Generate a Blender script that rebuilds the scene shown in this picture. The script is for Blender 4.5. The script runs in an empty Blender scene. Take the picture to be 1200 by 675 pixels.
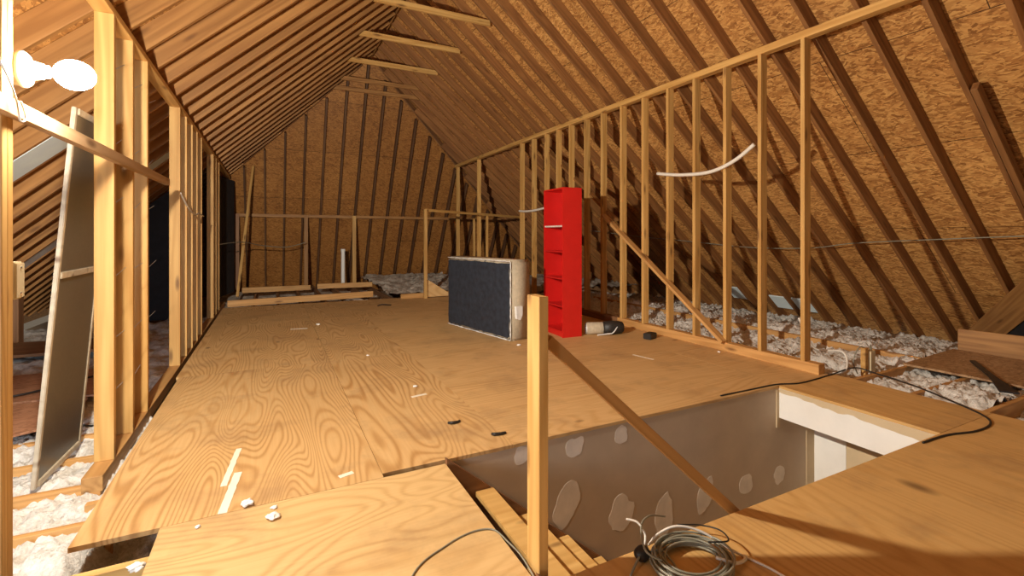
import bpy, bmesh, math, random
from mathutils import Vector, Matrix, noise
random.seed(7)
S = bpy.context.scene
COL = S.collection
# ---------------------------------------------------------------- camera, world, exposure
cd = bpy.data.cameras.new('camera'); cam = bpy.data.objects.new('camera', cd); COL.objects.link(cam)
F = 558.0
cd.sensor_width = 36.0; cd.lens = 36.0*F/1200.0; cd.shift_y = -61.0/1200.0; cd.clip_start = .02
YAW = math.atan(282.0/558.0)
cam.location = (0, 0, 1.2); cam.rotation_euler = (math.pi/2, 0, -YAW)
S.camera = cam
WORLD_COL, WORLD_STR = (1.0, .80, .58), .15
BULB_STR, BULB_COL = 260.0, (1.0, .90, .75)      # frosted envelope
LAMP_W, LAMP_SMOOTH = 325.0, 4.0                  # filament
# unseen cool area light, added to stand for daylight on the left
al = bpy.data.lights.new('left_daylight_fill', 'AREA'); al.shape = 'RECTANGLE'; al.size = .9; al.size_y = .6; al.energy = 95; al.color = (.70, .85, 1.0)
ao = bpy.data.objects.new('left_daylight_fill', al); COL.objects.link(ao); ao.location = (-2.5, .2, .95)
ao.rotation_euler = (Vector((-1.75, 6.0, -.1))-Vector(ao.location)).to_track_quat('-Z', 'Y').to_euler()
w = bpy.data.worlds.new('world'); S.world = w; w.use_nodes = True
bg = w.node_tree.nodes['Background']; bg.inputs[0].default_value = (*WORLD_COL, 1); bg.inputs[1].default_value = WORLD_STR
vs = S.view_settings
vs.view_transform = 'Standard'; vs.look = 'None'; vs.exposure = 0.0; vs.gamma = 1.0; vs.use_curve_mapping = False
S.cycles.max_bounces = 8; S.cycles.diffuse_bounces = 5
# ---------------------------------------------------------------- roof numbers
RX, RZ = 1.937, 5.06            # ridge line, underside of the rafters
SL, SR = .925, .853             # pitch left / right
HIPM, HIPC = 1.68, 2.45+1.68*12.16   # hip plane: HIPM*y + z = HIPC
def zl(x): return RZ-SL*(RX-x)
def zr(x): return RZ-SR*(x-RX)
YS = [1.394+.4064*k for k in range(0, 30)]       # rafter lines
# ---------------------------------------------------------------- materials
def mat(name):
    m = bpy.data.materials.new(name); m.use_nodes = True
    nt = m.node_tree; b = nt.nodes['Principled BSDF']
    def N(t, **k):
        n = nt.nodes.new(t)
        for a, v in k.items(): setattr(n, a, v)
        return n
    def L(a, b_): nt.links.new(a, b_)
    return m, nt, b, N, L
def ramp(N, L, src, stops):
    r = N('ShaderNodeValToRGB'); e = r.color_ramp.elements
    while len(e) < len(stops): e.new(.5)
    for i, (p, c) in enumerate(stops): e[i].position = p; e[i].color = (*c, 1)
    L(src, r.inputs[0]); return r.outputs[0]
def noise_n(N, L, vec, scale, detail=3, rough=.55, dist=0):
    n = N('ShaderNodeTexNoise'); n.inputs['Scale'].default_value = scale; n.inputs['Detail'].default_value = detail
    n.inputs['Roughness'].default_value = rough; n.inputs['Distortion'].default_value = dist
    if vec is not None: L(vec, n.inputs['Vector'])
    return n.outputs[0]
def mapping(N, L, vec, scale=(1,1,1), loc=(0,0,0), rot=(0,0,0)):
    m = N('ShaderNodeMapping'); m.inputs['Scale'].default_value = scale; m.inputs['Location'].default_value = loc; m.inputs['Rotation'].default_value = rot
    L(vec, m.inputs['Vector']); return m.outputs[0]
def mixc(N, L, fac, a, b, mode='MIX'):
    m = N('ShaderNodeMix', data_type='RGBA', blend_type=mode)
    for s, v in ((m.inputs[0], fac), (m.inputs[6], a), (m.inputs[7], b)):
        if hasattr(v, 'is_linked'): L(v, s)
        elif isinstance(v, (int, float)): s.default_value = v
        else: s.default_value = (*v, 1)
    return m.outputs[2]
def math_n(N, L, op, a, b=0.0):
    m = N('ShaderNodeMath', operation=op)
    for s, v in ((m.inputs[0], a), (m.inputs[1], b)):
        if hasattr(v, 'is_linked'): L(v, s)
        else: s.default_value = v
    return m.outputs[0]
def objvec(N, L, rnd=True):
    tc = N('ShaderNodeTexCoord'); oi = N('ShaderNodeObjectInfo')
    v = N('ShaderNodeVectorMath', operation='MULTIPLY_ADD')
    cx = N('ShaderNodeCombineXYZ')
    for i, k in enumerate((37.0, 91.0, 53.0)):
        L(math_n(N, L, 'MULTIPLY', oi.outputs['Random'], k if rnd else 0.0), cx.inputs[i])
    a = N('ShaderNodeVectorMath', operation='ADD'); L(tc.outputs['Object'], a.inputs[0]); L(cx.outputs[0], a.inputs[1])
    return a.outputs[0], oi.outputs['Random']
def bump(N, L, b, h, strength=.2, dist=.004):
    bp = N('ShaderNodeBump'); bp.inputs['Strength'].default_value = strength; bp.inputs['Distance'].default_value = dist
    L(h, bp.inputs['Height']); L(bp.outputs[0], b.inputs['Normal'])

def lumber_mat(name, light, dark, knot=(.12,.045,.012), vary=.25, rough=.62):
    """sawn softwood, grain along the object's own X axis"""
    m, nt, b, N, L = mat(name)
    v, rnd = objvec(N, L)
    g1 = noise_n(N, L, mapping(N, L, v, (.7, 22, 22)), 1.0, 4, .6, .4)
    warp = noise_n(N, L, mapping(N, L, v, (1.1, 3, 3)), 1.0, 2)
    wv = math_n(N, L, 'SINE', math_n(N, L, 'MULTIPLY', noise_n(N, L, mapping(N, L, v, (.45, 7, 7)), 1.0, 1.5), 42.0))
    wv = math_n(N, L, 'MULTIPLY_ADD', wv, .5); nt.nodes[-1].inputs[2].default_value = .5
    f = math_n(N, L, 'ADD', math_n(N, L, 'MULTIPLY', g1, .75), math_n(N, L, 'MULTIPLY', wv, .28))
    c = ramp(N, L, f, [(.22, light), (.72, dark)])
    vo = N('ShaderNodeTexVoronoi'); L(mapping(N, L, v, (2.1, 8, 8)), vo.inputs['Vector']); vo.inputs['Scale'].default_value = 1.0
    kf = ramp(N, L, vo.outputs['Distance'], [(.06, (1,1,1)), (.19, (0,0,0))])
    c = mixc(N, L, math_n(N, L, 'MULTIPLY', kf, .75), c, knot)
    val = math_n(N, L, 'MULTIPLY_ADD', rnd, vary); nt.nodes[-1].inputs[2].default_value = 1.0-vary*.6
    cc = N('ShaderNodeCombineColor')
    for i in range(3): L(val, cc.inputs[i])
    c = mixc(N, L, 1.0, c, cc.outputs[0], 'MULTIPLY')
    L(c, b.inputs['Base Color']); b.inputs['Roughness'].default_value = rough
    bump(N, L, b, g1, .25, .003)
    return m

def ply_mat(name, rot, light, mid, dark, freq=44.0, sc=(1.5, .42, 1), offs=(0,0,0), con=.5, kn=.024):
    """rotary-cut plywood face: contour lines of a stretched noise make the cathedral figure"""
    m, nt, b, N, L = mat(name)
    v, rnd = objvec(N, L)
    v = mapping(N, L, v, (1,1,1), offs, (0,0,rot))
    n1 = noise_n(N, L, mapping(N, L, v, sc), 1.25, 1.2, .45, .25)
    s = math_n(N, L, 'SINE', math_n(N, L, 'MULTIPLY', n1, freq*2))
    fine = noise_n(N, L, mapping(N, L, v, (70, 2.2, 1)), 1.0, 3, .6)
    fac = math_n(N, L, 'MULTIPLY_ADD', s, .5); nt.nodes[-1].inputs[2].default_value = .5
    fac = math_n(N, L, 'POWER', fac, 2.4)
    amp = noise_n(N, L, mapping(N, L, v, (.9, .5, 1), (5,3,0)), 1.1, 2)
    amp = ramp(N, L, amp, [(.36, (.45,.45,.45)), (.62, (1,1,1))])
    fac = math_n(N, L, 'MULTIPLY', fac, amp)
    fac = math_n(N, L, 'ADD', math_n(N, L, 'MULTIPLY', fac, con), math_n(N, L, 'MULTIPLY', fine, .50))
    c = ramp(N, L, fac, [(.10, light), (.5, mid), (.92, dark)])
    tone = noise_n(N, L, mapping(N, L, v, (.8, .25, 1), (9,1,0)), 1.0, 2)
    c = mixc(N, L, math_n(N, L, 'MULTIPLY', tone, .45), c, mid)
    vo = N('ShaderNodeTexVoronoi'); L(mapping(N, L, v, (1.5, .8, 1)), vo.inputs['Vector']); vo.inputs['Scale'].default_value = 1.3
    kf = ramp(N, L, vo.outputs['Distance'], [(kn, (1,1,1)), (kn*2.4, (0,0,0))])
    c = mixc(N, L, math_n(N, L, 'MULTIPLY', kf, .7), c, (.09,.035,.012))
    dirt = noise_n(N, L, mapping(N, L, v, (1,1,1), (2,7,0)), 2.6, 5, .65)
    df = ramp(N, L, dirt, [(.5, (0,0,0)), (.75, (1,1,1))])
    c = mixc(N, L, math_n(N, L, 'MULTIPLY', df, .5), c, (.30,.17,.08))
    L(c, b.inputs['Base Color']); b.inputs['Roughness'].default_value = .6
    bump(N, L, b, fine, .12, .002)
    return m

def osb_mat(name, light, mid, dark, seams=True):
    """oriented strand board; object space: x along the room, y up the slope"""
    m, nt, b, N, L = mat(name)
    tc = N('ShaderNodeTexCoord'); v = tc.outputs['Object']
    wob = N('ShaderNodeTexNoise'); L(v, wob.inputs['Vector']); wob.inputs['Scale'].default_value = 3.5; wob.inputs['Detail'].default_value = 2
    va = N('ShaderNodeVectorMath', operation='MULTIPLY_ADD'); L(wob.outputs['Color'], va.inputs[0]); va.inputs[1].default_value = (.16,.16,.16); L(v, va.inputs[2])
    vv = va.outputs[0]
    cols = []
    for (sc, r, o) in (((11, 52, 52), .35, 0), ((14, 46, 46), -.6, 3.3), ((9, 60, 60), .05, 7.1)):
        vo = N('ShaderNodeTexVoronoi'); vo.inputs['Scale'].default_value = 1.0
        L(mapping(N, L, mapping(N, L, vv, (1,1,1), (o,o,o), (0,0,r)), sc), vo.inputs['Vector'])
        sp = N('ShaderNodeSeparateColor'); L(vo.outputs['Color'], sp.inputs[0]); cols.append(sp.outputs[0])
    sel = noise_n(N, L, mapping(N, L, v, (10, 24, 24)), 1.0, 2)
    s1 = ramp(N, L, sel, [(.44, (0,0,0)), (.46, (1,1,1))]); s2 = ramp(N, L, sel, [(.54, (0,0,0)), (.56, (1,1,1))])
    f = mixc(N, L, s1, cols[0], cols[1]); f = mixc(N, L, s2, f, cols[2])
    big = noise_n(N, L, v, 1.2, 3)
    f = math_n(N, L, 'ADD', math_n(N, L, 'MULTIPLY', f, .62), math_n(N, L, 'MULTIPLY', big, .38))
    c = ramp(N, L, f, [(.20, dark), (.45, mid), (.82, light)])
    if seams:
        br = N('ShaderNodeTexBrick'); L(v, br.inputs['Vector']); br.offset = .5
        for k, val in (('Scale', 1.0), ('Mortar Size', .004), ('Mortar Smooth', .2), ('Brick Width', 2.44), ('Row Height', 1.22)): br.inputs[k].default_value = val
        br.inputs['Color1'].default_value = (1,1,1,1); br.inputs['Color2'].default_value = (.84,.82,.80,1); br.inputs['Mortar'].default_value = (.12,.1,.1,1)
        c = mixc(N, L, 1.0, c, br.outputs[0], 'MULTIPLY')
    L(c, b.inputs['Base Color']); b.inputs['Roughness'].default_value = .55
    bump(N, L, b, f, .2, .004)
    return m

def plain(name, col, rough=.6, var=.15, scale=12, metal=0, bs=.1):
    m, nt, b, N, L = mat(name)
    tc = N('ShaderNodeTexCoord'); n = noise_n(N, L, tc.outputs['Object'], scale, 4)
    lo = tuple(max(0, x*(1-var)) for x in col); hi = tuple(min(1, x*(1+var)) for x in col)
    L(ramp(N, L, n, [(.3, lo), (.7, hi)]), b.inputs['Base Color'])
    b.inputs['Roughness'].default_value = rough; b.inputs['Metallic'].default_value = metal
    if bs: bump(N, L, b, n, bs, .003)
    return m

def fluff_mat(name, lo, hi):
    m, nt, b, N, L = mat(name)
    tc = N('ShaderNodeTexCoord'); v = tc.outputs['Object']
    n = noise_n(N, L, v, 38, 5, .7); n2 = noise_n(N, L, v, 7, 3)
    f = math_n(N, L, 'ADD', math_n(N, L, 'MULTIPLY', n, .6), math_n(N, L, 'MULTIPLY', n2, .4))
    L(ramp(N, L, f, [(.34, lo), (.56, hi)]), b.inputs['Base Color']); b.inputs['Roughness'].default_value = .95
    bump(N, L, b, n, .9, .02)
    return m

def glow_mat(name, col, st):
    m, nt, b, N, L = mat(name)
    e = N('ShaderNodeEmission'); e.inputs[0].default_value = (*col, 1); e.inputs[1].default_value = st*2
    tr = N('ShaderNodeBsdfTransparent'); mx = N('ShaderNodeMixShader'); mx.inputs[0].default_value = .5
    L(tr.outputs[0], mx.inputs[1]); L(e.outputs[0], mx.inputs[2]); L(mx.outputs[0], nt.nodes['Material Output'].inputs[0])
    return m

M = {}
M['stud'] = lumber_mat('pine_stud', (.74,.45,.15), (.52,.27,.07))
M['pale'] = lumber_mat('pale_pine', (.80,.52,.19), (.60,.34,.10), vary=.1)
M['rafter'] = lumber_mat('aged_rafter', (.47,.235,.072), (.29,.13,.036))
M['rafterR'] = lumber_mat('shaded_right_rafter', (.35,.16,.05), (.21,.085,.025))  # rafter lumber darkened: the right slope's shade is put into the colour
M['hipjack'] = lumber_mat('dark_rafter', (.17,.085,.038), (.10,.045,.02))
M['brown'] = lumber_mat('brown_board', (.34,.17,.075), (.22,.10,.04))
M['joist'] = lumber_mat('joist_lumber', (.66,.37,.13), (.46,.23,.07))
M['batten'] = lumber_mat('weathered_batten', (.60,.40,.22), (.42,.25,.11))
PL = ((.73,.49,.225), (.59,.35,.135), (.41,.21,.065))
M['plyY'] = ply_mat('plywood_grain_lengthwise', 0, *PL, freq=118, sc=(2.3,.36,1), con=.62)
M['plyX'] = ply_mat('plywood_grain_crosswise', math.pi/2, *PL, freq=90, sc=(2.4,.25,1), con=.36)
M['plyF'] = ply_mat('plywood_front', math.pi/2, (.77,.54,.25), (.63,.40,.165), (.44,.24,.08), freq=80, sc=(2.0,.75,1), offs=(3.1,1.7,0), con=.40)
M['plyR'] = ply_mat('plywood_right', 0, (.74,.47,.18), (.60,.34,.11), (.40,.20,.06), freq=60, sc=(2.2,.2,1), offs=(1.3,.4,0), con=.34, kn=.045)
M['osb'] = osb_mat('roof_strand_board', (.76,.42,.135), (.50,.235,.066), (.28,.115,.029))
M['osbhip'] = osb_mat('dimmed_hip_strand_board', (.54,.25,.065), (.39,.165,.040), (.24,.092,.022))  # same roof board with the dimness of the far end in its colour
M['osbred'] = osb_mat('reddish_strand_board', (.50,.26,.15), (.40,.19,.10), (.28,.12,.06), False)
M['osbwalk'] = osb_mat('walkway_strand_board', (.45,.28,.14), (.34,.19,.085), (.22,.11,.045), False)
M['fluff'] = fluff_mat('loose_fill', (.50,.46,.40), (.84,.81,.76))
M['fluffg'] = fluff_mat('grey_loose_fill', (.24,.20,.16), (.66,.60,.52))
M['taupe'] = plain('taupe_drywall', (.56,.445,.325), .75, .06, 5)
M['beige'] = plain('beige_drywall', (.62,.48,.30), .75, .06, 5)
M['patch'] = plain('joint_compound', (.82,.75,.66), .85, .10, 9)
M['white'] = plain('white_paint', (.86,.84,.80), .6, .04, 6)
M['black'] = plain('tar_paper_and_shade', (.018,.017,.020), .8, .3, 9)
M['rubber'] = plain('black_rubber', (.02,.018,.016), .5, .2, 20)
M['red'] = plain('red_paint', (.62,.016,.012), .35, .05, 8, bs=.03)
M['redin'] = plain('red_paint_inside', (.58,.016,.014), .4, .05, 8, bs=.03)
M['shelfedge'] = plain('pale_shelf_edge', (.72,.62,.55), .5)
M['navy'] = plain('navy_dust_cover', (.022,.028,.042), .7, .35, 14, bs=.25)
M['tan'] = plain('tan_ticking', (.50,.42,.30), .85, .12, 30, bs=.2)
M['torn'] = plain('white_torn_lining', (.80,.80,.78), .9, .1, 30)
M['paper'] = plain('paper', (.86,.80,.66), .8, .06, 10)
M['scrap'] = plain('white_scrap', (.92,.90,.86), .9, .05, 20)
M['screen'] = plain('grey_panel', (.105,.09,.07), .35, .08, 60, bs=.03)
M['paleframe'] = lumber_mat('pale_frame', (.62,.55,.42), (.48,.41,.30), vary=.05)
M['foam'] = plain('pale_blue_board', (.78,.92,1.0), .6, .05, 5)
M['gapwhite'] = plain('daylight_gap_white', (.88,.90,.94), .6, .04, 5)
M['porc'] = plain('white_porcelain', (.85,.83,.78), .25, .02, 5, bs=0)
M['wirew'] = plain('white_cable', (.80,.76,.68), .5, .05, 10, bs=0)
M['wireg'] = plain('grey_cable', (.26,.25,.19), .4, .15, 10, bs=0)
M['plastic'] = plain('beige_plastic', (.66,.56,.36), .5, .05, 10, bs=0)
M['steel'] = plain('dark_iron', (.035,.033,.034), .5, .3, 20, .6)
M['copper'] = plain('steel_nail', (.4,.38,.35), .4, .1, 20, .8)
M['bulb'] = glow_mat('lit_bulb', BULB_COL, BULB_STR)
# ---------------------------------------------------------------- mesh helpers
def link(name, bm, m=None, parent=None, smooth=False):
    me = bpy.data.meshes.new(name); bmesh.ops.recalc_face_normals(bm, faces=bm.faces); bm.to_mesh(me); bm.free()
    if m: me.materials.append(M[m])
    if smooth:
        for p in me.polygons: p.use_smooth = True
    o = bpy.data.objects.new(name, me); COL.objects.link(o)
    if parent: o.parent = parent
    return o
def tag(o, label, cat, group=None, kind=None):
    o['label'] = label
    if cat: o['category'] = cat
    if group: o['group'] = group
    if kind: o['kind'] = kind
    return o
def struct(o, label=None):
    o['kind'] = 'structure'
    if label: o['label'] = label
    return o
def empty(name, loc, rz=0):
    o = bpy.data.objects.new(name, None); COL.objects.link(o); o.location = loc; o.rotation_euler = (0,0,rz); o.empty_display_size = .1
    return o
def box(bm, x0, x1, y0, y1, z0, z1, bev=0.0):
    r = bmesh.ops.create_cube(bm, size=1.0)
    vs_ = r['verts']
    for v in vs_:
        v.co = Vector(((x0+x1)/2+v.co.x*(x1-x0), (y0+y1)/2+v.co.y*(y1-y0), (z0+z1)/2+v.co.z*(z1-z0)))
    if bev:
        es = list({e for v in vs_ for e in v.link_edges})
        bmesh.ops.bevel(bm, geom=es, offset=bev, segments=2, affect='EDGES')
    return vs_
def bxo(name, x0, x1, y0, y1, z0, z1, m, parent=None, bev=0.0):
    """box whose origin is its own base centre"""
    c = Vector(((x0+x1)/2, (y0+y1)/2, z0)); bm = bmesh.new(); box(bm, x0-c.x, x1-c.x, y0-c.y, y1-c.y, 0, z1-z0, bev)
    o = link(name, bm, m, parent); o.location = c
    return o
def lumber(name, p0, p1, wy, hz, up, m, cut0=0.0, cut1=0.0, parent=None, bev=.002):
    """board from p0 to p1 (centre line); wy across, hz in the direction 'up'; cut = mitre at the ends"""
    p0, p1, up = Vector(p0), Vector(p1), Vector(up)
    X = (p1-p0); Ln = X.length; X.normalize(); Y_ = up.cross(X).normalized(); Z_ = X.cross(Y_)
    bm = bmesh.new(); n = max(1, int(Ln/.6))
    vs_ = box(bm, 0, Ln, -wy/2, wy/2, -hz/2, hz/2)
    for v in vs_:
        t = v.co.z/hz
        if v.co.x < Ln*.5: v.co.x += cut0*(t-.5 if cut0 > 0 else t+.5)*-1 if cut0 else 0
        else: v.co.x += cut1*(t+.5) if cut1 else 0
    if bev: bmesh.ops.bevel(bm, geom=list(bm.edges), offset=bev, segments=1, affect='EDGES')
    o = link(name, bm, m, parent)
    o.matrix_world = Matrix(((X.x,Y_.x,Z_.x,p0.x),(X.y,Y_.y,Z_.y,p0.y),(X.z,Y_.z,Z_.z,p0.z),(0,0,0,1)))
    return o
def spline(pts, per=8):
    P = [Vector(p) for p in pts]; out = []
    for i in range(len(P)-1):
        a = P[max(0,i-1)]; b = P[i]; c = P[i+1]; d = P[min(len(P)-1,i+2)]
        for k in range(per):
            t = k/per
            out.append(.5*((2*b)+(c-a)*t+(2*a-5*b+4*c-d)*t*t+(3*b-a-3*c+d)*t**3))
    out.append(P[-1]); return out
def tube(bm, pts, r, seg=8):
    P = [Vector(p) for p in pts]; rings = []
    nrm = Vector((0,0,1))
    for i, p in enumerate(P):
        t = (P[min(i+1,len(P)-1)]-P[max(i-1,0)]).normalized()
        a = nrm-t*nrm.dot(t)
        if a.length < 1e-4: a = Vector((1,0,0))-t*t.x
        a.normalize(); b = t.cross(a); nrm = a
        rr = r(i/(len(P)-1)) if callable(r) else r
        rings.append([bm.verts.new(p+a*math.cos(2*math.pi*k/seg)*rr+b*math.sin(2*math.pi*k/seg)*rr) for k in range(seg)])
    for i in range(len(rings)-1):
        for k in range(seg): bm.faces.new((rings[i][k], rings[i][(k+1)%seg], rings[i+1][(k+1)%seg], rings[i+1][k]))
    bm.faces.new(rings[0][::-1]); bm.faces.new(rings[-1])
def tubeo(name, pts, r, m, parent=None, per=8, seg=8):
    P = spline(pts, per); o0 = P[0].copy(); bm = bmesh.new(); tube(bm, [p-o0 for p in P], r, seg)
    o = link(name, bm, m, parent, True); o.location = o0
    return o
def prism(bm, poly, z0, z1, xf=lambda p: Vector(p)):
    a = [bm.verts.new(xf((x, y, z0))) for x, y in poly]; b = [bm.verts.new(xf((x, y, z1))) for x, y in poly]
    n = len(poly); bm.faces.new(a[::-1]); bm.faces.new(b)
    for i in range(n): bm.faces.new((a[i], a[(i+1)%n], b[(i+1)%n], b[i]))
def lathe(bm, prof, seg=24, axis='z', c=(0,0,0)):
    rings = []
    for r, h in prof:
        ring = []
        for k in range(seg):
            a = 2*math.pi*k/seg; u, v = r*math.cos(a), r*math.sin(a)
            q = (u, v, h) if axis == 'z' else (h, u, v)
            ring.append(bm.verts.new((q[0]+c[0], q[1]+c[1], q[2]+c[2])))
        rings.append(ring)
    for i in range(len(rings)-1):
        for k in range(seg): bm.faces.new((rings[i][k], rings[i][(k+1)%seg], rings[i+1][(k+1)%seg], rings[i+1][k]))
    bm.faces.new(rings[0][::-1]); bm.faces.new(rings[-1])
ORD = ['first','second','third','fourth','fifth','sixth','seventh','eighth','ninth','tenth','eleventh','twelfth','thirteenth','fourteenth','fifteenth','sixteenth','seventeenth','eighteenth','nineteenth','twentieth','twenty-first','twenty-second','twenty-third','twenty-fourth','twenty-fifth','twenty-sixth','twenty-seventh','twenty-eighth','twenty-ninth','thirtieth','thirty-first','thirty-second']
# ================================================================ THE SHELL
def deck(name, pts3, xdir, ydir, m, thick=.014, offs=0.0):
    """sheathing board on top of the rafters; local x, y lie in the slope"""
    X_, Y_ = Vector(xdir).normalized(), Vector(ydir).normalized(); Z_ = X_.cross(Y_)
    if Z_.z < 0: Z_ = -Z_; X_ = -X_
    o0 = Vector(pts3[0])
    R = Matrix((X_, Y_, Z_)).transposed()
    bm = bmesh.new(); loc = [R.transposed() @ (Vector(p)-o0) for p in pts3]
    prism(bm, [(p.x, p.y) for p in loc], offs, offs+thick)
    o = link(name, bm, m); mw = R.to_4x4(); mw.translation = o0; o.matrix_world = mw
    return struct(o)
YB = -.9
AY = (HIPC-RZ)/HIPM          # apex y
BY = HIPC/HIPM+.1            # hip base y (a little below the floor)
DO = .142
def deckpt(side, z):      # corner where a slope's deck, the hip deck and height z meet
    zl0 = RZ+DO*math.hypot(1,SL); zr0 = RZ+DO*math.hypot(1,SR); hc = HIPC+DO*math.hypot(1,HIPM)
    if side == 0: x = (zr0-zl0+(SL+SR)*RX)/(SL+SR); z = zl0-SL*(RX-x)
    elif side < 0: x = RX-(zl0-z)/SL
    else: x = RX+(zr0-z)/SR
    return (x, (hc-z)/HIPM, z)
PA, PLB, PRB = deckpt(0,0), deckpt(-1,-.5), deckpt(1,-.5)
at_y = lambda q, y: (q[0], y, q[2])
deck('ceiling', [at_y(PA,YB),PA,PLB,at_y(PLB,YB)], (0,1,0), (1,0,SL), 'osb')
deck('ceiling', [at_y(PA,YB),PA,PRB,at_y(PRB,YB)], (0,1,0), (-1,0,SR), 'osb')
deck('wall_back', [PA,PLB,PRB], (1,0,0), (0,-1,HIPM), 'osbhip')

# plywood deck, sheet by sheet (top at z = 0)
def sheet(x0, x1, y0, y1, m):
    o = bxo('floor', x0+.0015, x1-.0015, y0+.0015, y1-.0015, -.02, 0, m)
    return struct(o)
sheet(-.70, .50, 2.40, 4.87, 'plyY'); sheet(.50, 1.25, 2.44, 4.87, 'plyY')
sheet(-.72, .50, 4.87, 7.31, 'plyY'); sheet(.50, 1.25, 4.87, 7.31, 'plyY')
sheet(-.72, .50, 7.31, 9.22, 'plyY'); sheet(.50, 1.72, 7.31, 9.22, 'plyY')
sheet(1.25, 3.69, 2.44, 3.66, 'plyX'); sheet(3.69, 4.30, 2.44, 3.66, 'plyX')
sheet(1.25, 2.47, 3.66, 4.88, 'plyX'); sheet(2.47, 4.30, 3.66, 4.88, 'plyX')
sheet(1.25, 3.69, 4.88, 6.10, 'plyX'); sheet(3.69, 4.30, 4.88, 6.10, 'plyX')
sheet(1.25, 2.47, 6.10, 7.31, 'plyX'); sheet(2.47, 4.30, 6.10, 7.31, 'plyX')
sheet(1.72, 4.30, 7.31, 9.22, 'plyX')
sheet(-.41, .82, -.02, 2.40, 'plyF'); sheet(-.41, .82, YB, -.02, 'plyF')
sheet(.82, 4.36, -.9, 1.41, 'plyR'); sheet(3.63, 4.36, 1.41, 2.44, 'plyR')
sheet(-1.6, -.41, YB, 1.6, 'plyY')

# joists below the deck
def jo(p0, p1, top, h, label, m='joist', group='floor joists', t=.038):
    o = lumber('floor_joist', (p0[0], p0[1], top-h/2), (p1[0], p1[1], top-h/2), t, h, (0,0,1), m)
    return tag(o, label, 'joist', group)
jo((-3.0,3.22), (-.80,3.22), -.10, .2, 'left-side joist carrying the end of the left wall bottom plate')
jo((-3.0,2.81), (-.66,2.81), -.105, .2, 'left-side joist half buried in white fill, nearest the plywood corner')
jo((-1.7,2.27), (-.30,2.27), -.045, .2, 'pale joist crossing the gap in the plywood at bottom left', 'pale')
jo((-3.0,3.63), (-.91,3.63), -.10, .2, 'left-side joist under the foot of the leaning grey panel')
jo((-3.0,4.03), (-.91,4.03), -.10, .2, 'left-side joist just behind the leaning grey panel')
o = bxo('blocking', -.80, -.70, 2.96, 3.0, -.19, -.095, 'joist'); tag(o, 'short offcut block at the corner of the left plywood sheet', 'wood block')
for k, y in enumerate((2.30, 1.88, 1.46)):
    jo((4.36,y), (5.62,y), -.012, .19, ['joist beyond the right plywood edge, farthest of the three open bays', 'joist between the two fluffy open bays on the right', 'joist beyond the right plywood edge, nearest the camera'][k], 'joist', 'open-bay joists on the right')
jo((5.64,2.32), (5.64,7.6), .015, .13, 'long board lying along the insulation behind the right stud wall')
for k in range(8):
    x = -.3+.4064*k
    jo((x,9.24), (x,12.9), -.03, .17, '%s open joist from the left beyond the far plywood edge' % ORD[k], 'brown', 'joists beyond the far plywood edge')

# ceiling of the room below, and sub-floor cavities
bm = bmesh.new(); box(bm, -3.6, .80, -.9, 14, -.36, -.34); box(bm, .80, 4.12, 2.475, 14, -.36, -.34); box(bm, 4.12, 8.2, -.9, 14, -.36, -.34); box(bm, .8, 4.12, -.9, 1.36, -.36, -.34)
struct(link('trim_1', bm, 'taupe'))

# ---- stairwell
bm = bmesh.new(); box(bm, .83, 4.12, 2.445, 2.46, -2.7, -.022)
wl = struct(link('wall_stairwell_left', bm, 'taupe'), 'taupe drywall with pale compound patches in the stairwell')
rng = random.Random(4)
def patch(x, z, w_, h_, rot, par, yy=2.4445):
    bm = bmesh.new(); pts = []
    for k in range(26):
        a = 2*math.pi*k/26; r = 1+.30*noise.noise((math.cos(a)*1.3+x*9, math.sin(a)*1.3+z*7, 0))+.03*rng.uniform(-1,1)
        u, v = w_/2*r*math.cos(a), h_/2*r*math.sin(a)
        pts.append((x+u*math.cos(rot)-v*math.sin(rot), z+u*math.sin(rot)+v*math.cos(rot)))
    prism(bm, pts, yy-.0004, yy+.004, lambda p: Vector((p[0], p[2], p[1])))
    o = link('joint_compound_patch', bm, 'patch', par); return o
for a in ((1.30,-.075,.10,.10,0), (1.67,-.10,.14,.12,.5), (2.03,-.095,.11,.12,0), (1.61,-.44,.17,.28,-.3), (2.03,-.61,.20,.24,-.6),
          (2.41,-.72,.15,.30,-.12), (2.80,-.68,.15,.26,-.4), (3.24,-.70,.15,.14,-.4), (3.64,-.72,.14,.14,0)): patch(*a, wl)
bm = bmesh.new(); box(bm, 4.10, 4.12, 1.39, 2.445, -2.7, -.03)
we = struct(link('wall_stairwell_end', bm, 'beige'))
bm = bmesh.new(); box(bm, 4.095, 4.103, 2.19, 2.445, -2.7, -.25); link('corner_compound', bm, 'white', we)
bm = bmesh.new(); box(bm, 3.99, 4.0995, 2.4385, 2.4455, -2.7, -.25); link('corner_compound', bm, 'beige', we)
bm = bmesh.new(); box(bm, 3.60, 3.64, 2.437, 2.446, -.33, -.03); link('corner_compound', bm, 'beige', wl)
bm = bmesh.new(); box(bm, 3.63, 3.66, 1.41, 2.445, -.255, -.021)
hdr = struct(link('trim_2', bm, 'white'), 'white painted header across the stairwell')
bm = bmesh.new(); pts = [(1.412,-.0215),(2.443,-.0215)]+[(2.443-1.03*k/30, -.05-.035*k/30-.025*noise.noise((k*.35,3,0))) for k in range(31)]
prism(bm, pts, 3.6290, 3.631, lambda q: Vector((q[2], q[0], q[1]))); link('compound_band', bm, 'beige', hdr)
bm = bmesh.new(); box(bm, 3.66, 4.10, 1.41, 2.445, -.255, -.24); struct(link('trim_3', bm, 'beige'))
bm = bmesh.new(); box(bm, .80, 4.12, 1.37, 1.409, -2.7, -.021); struct(link('wall_stairwell_right', bm, 'taupe'))
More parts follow.
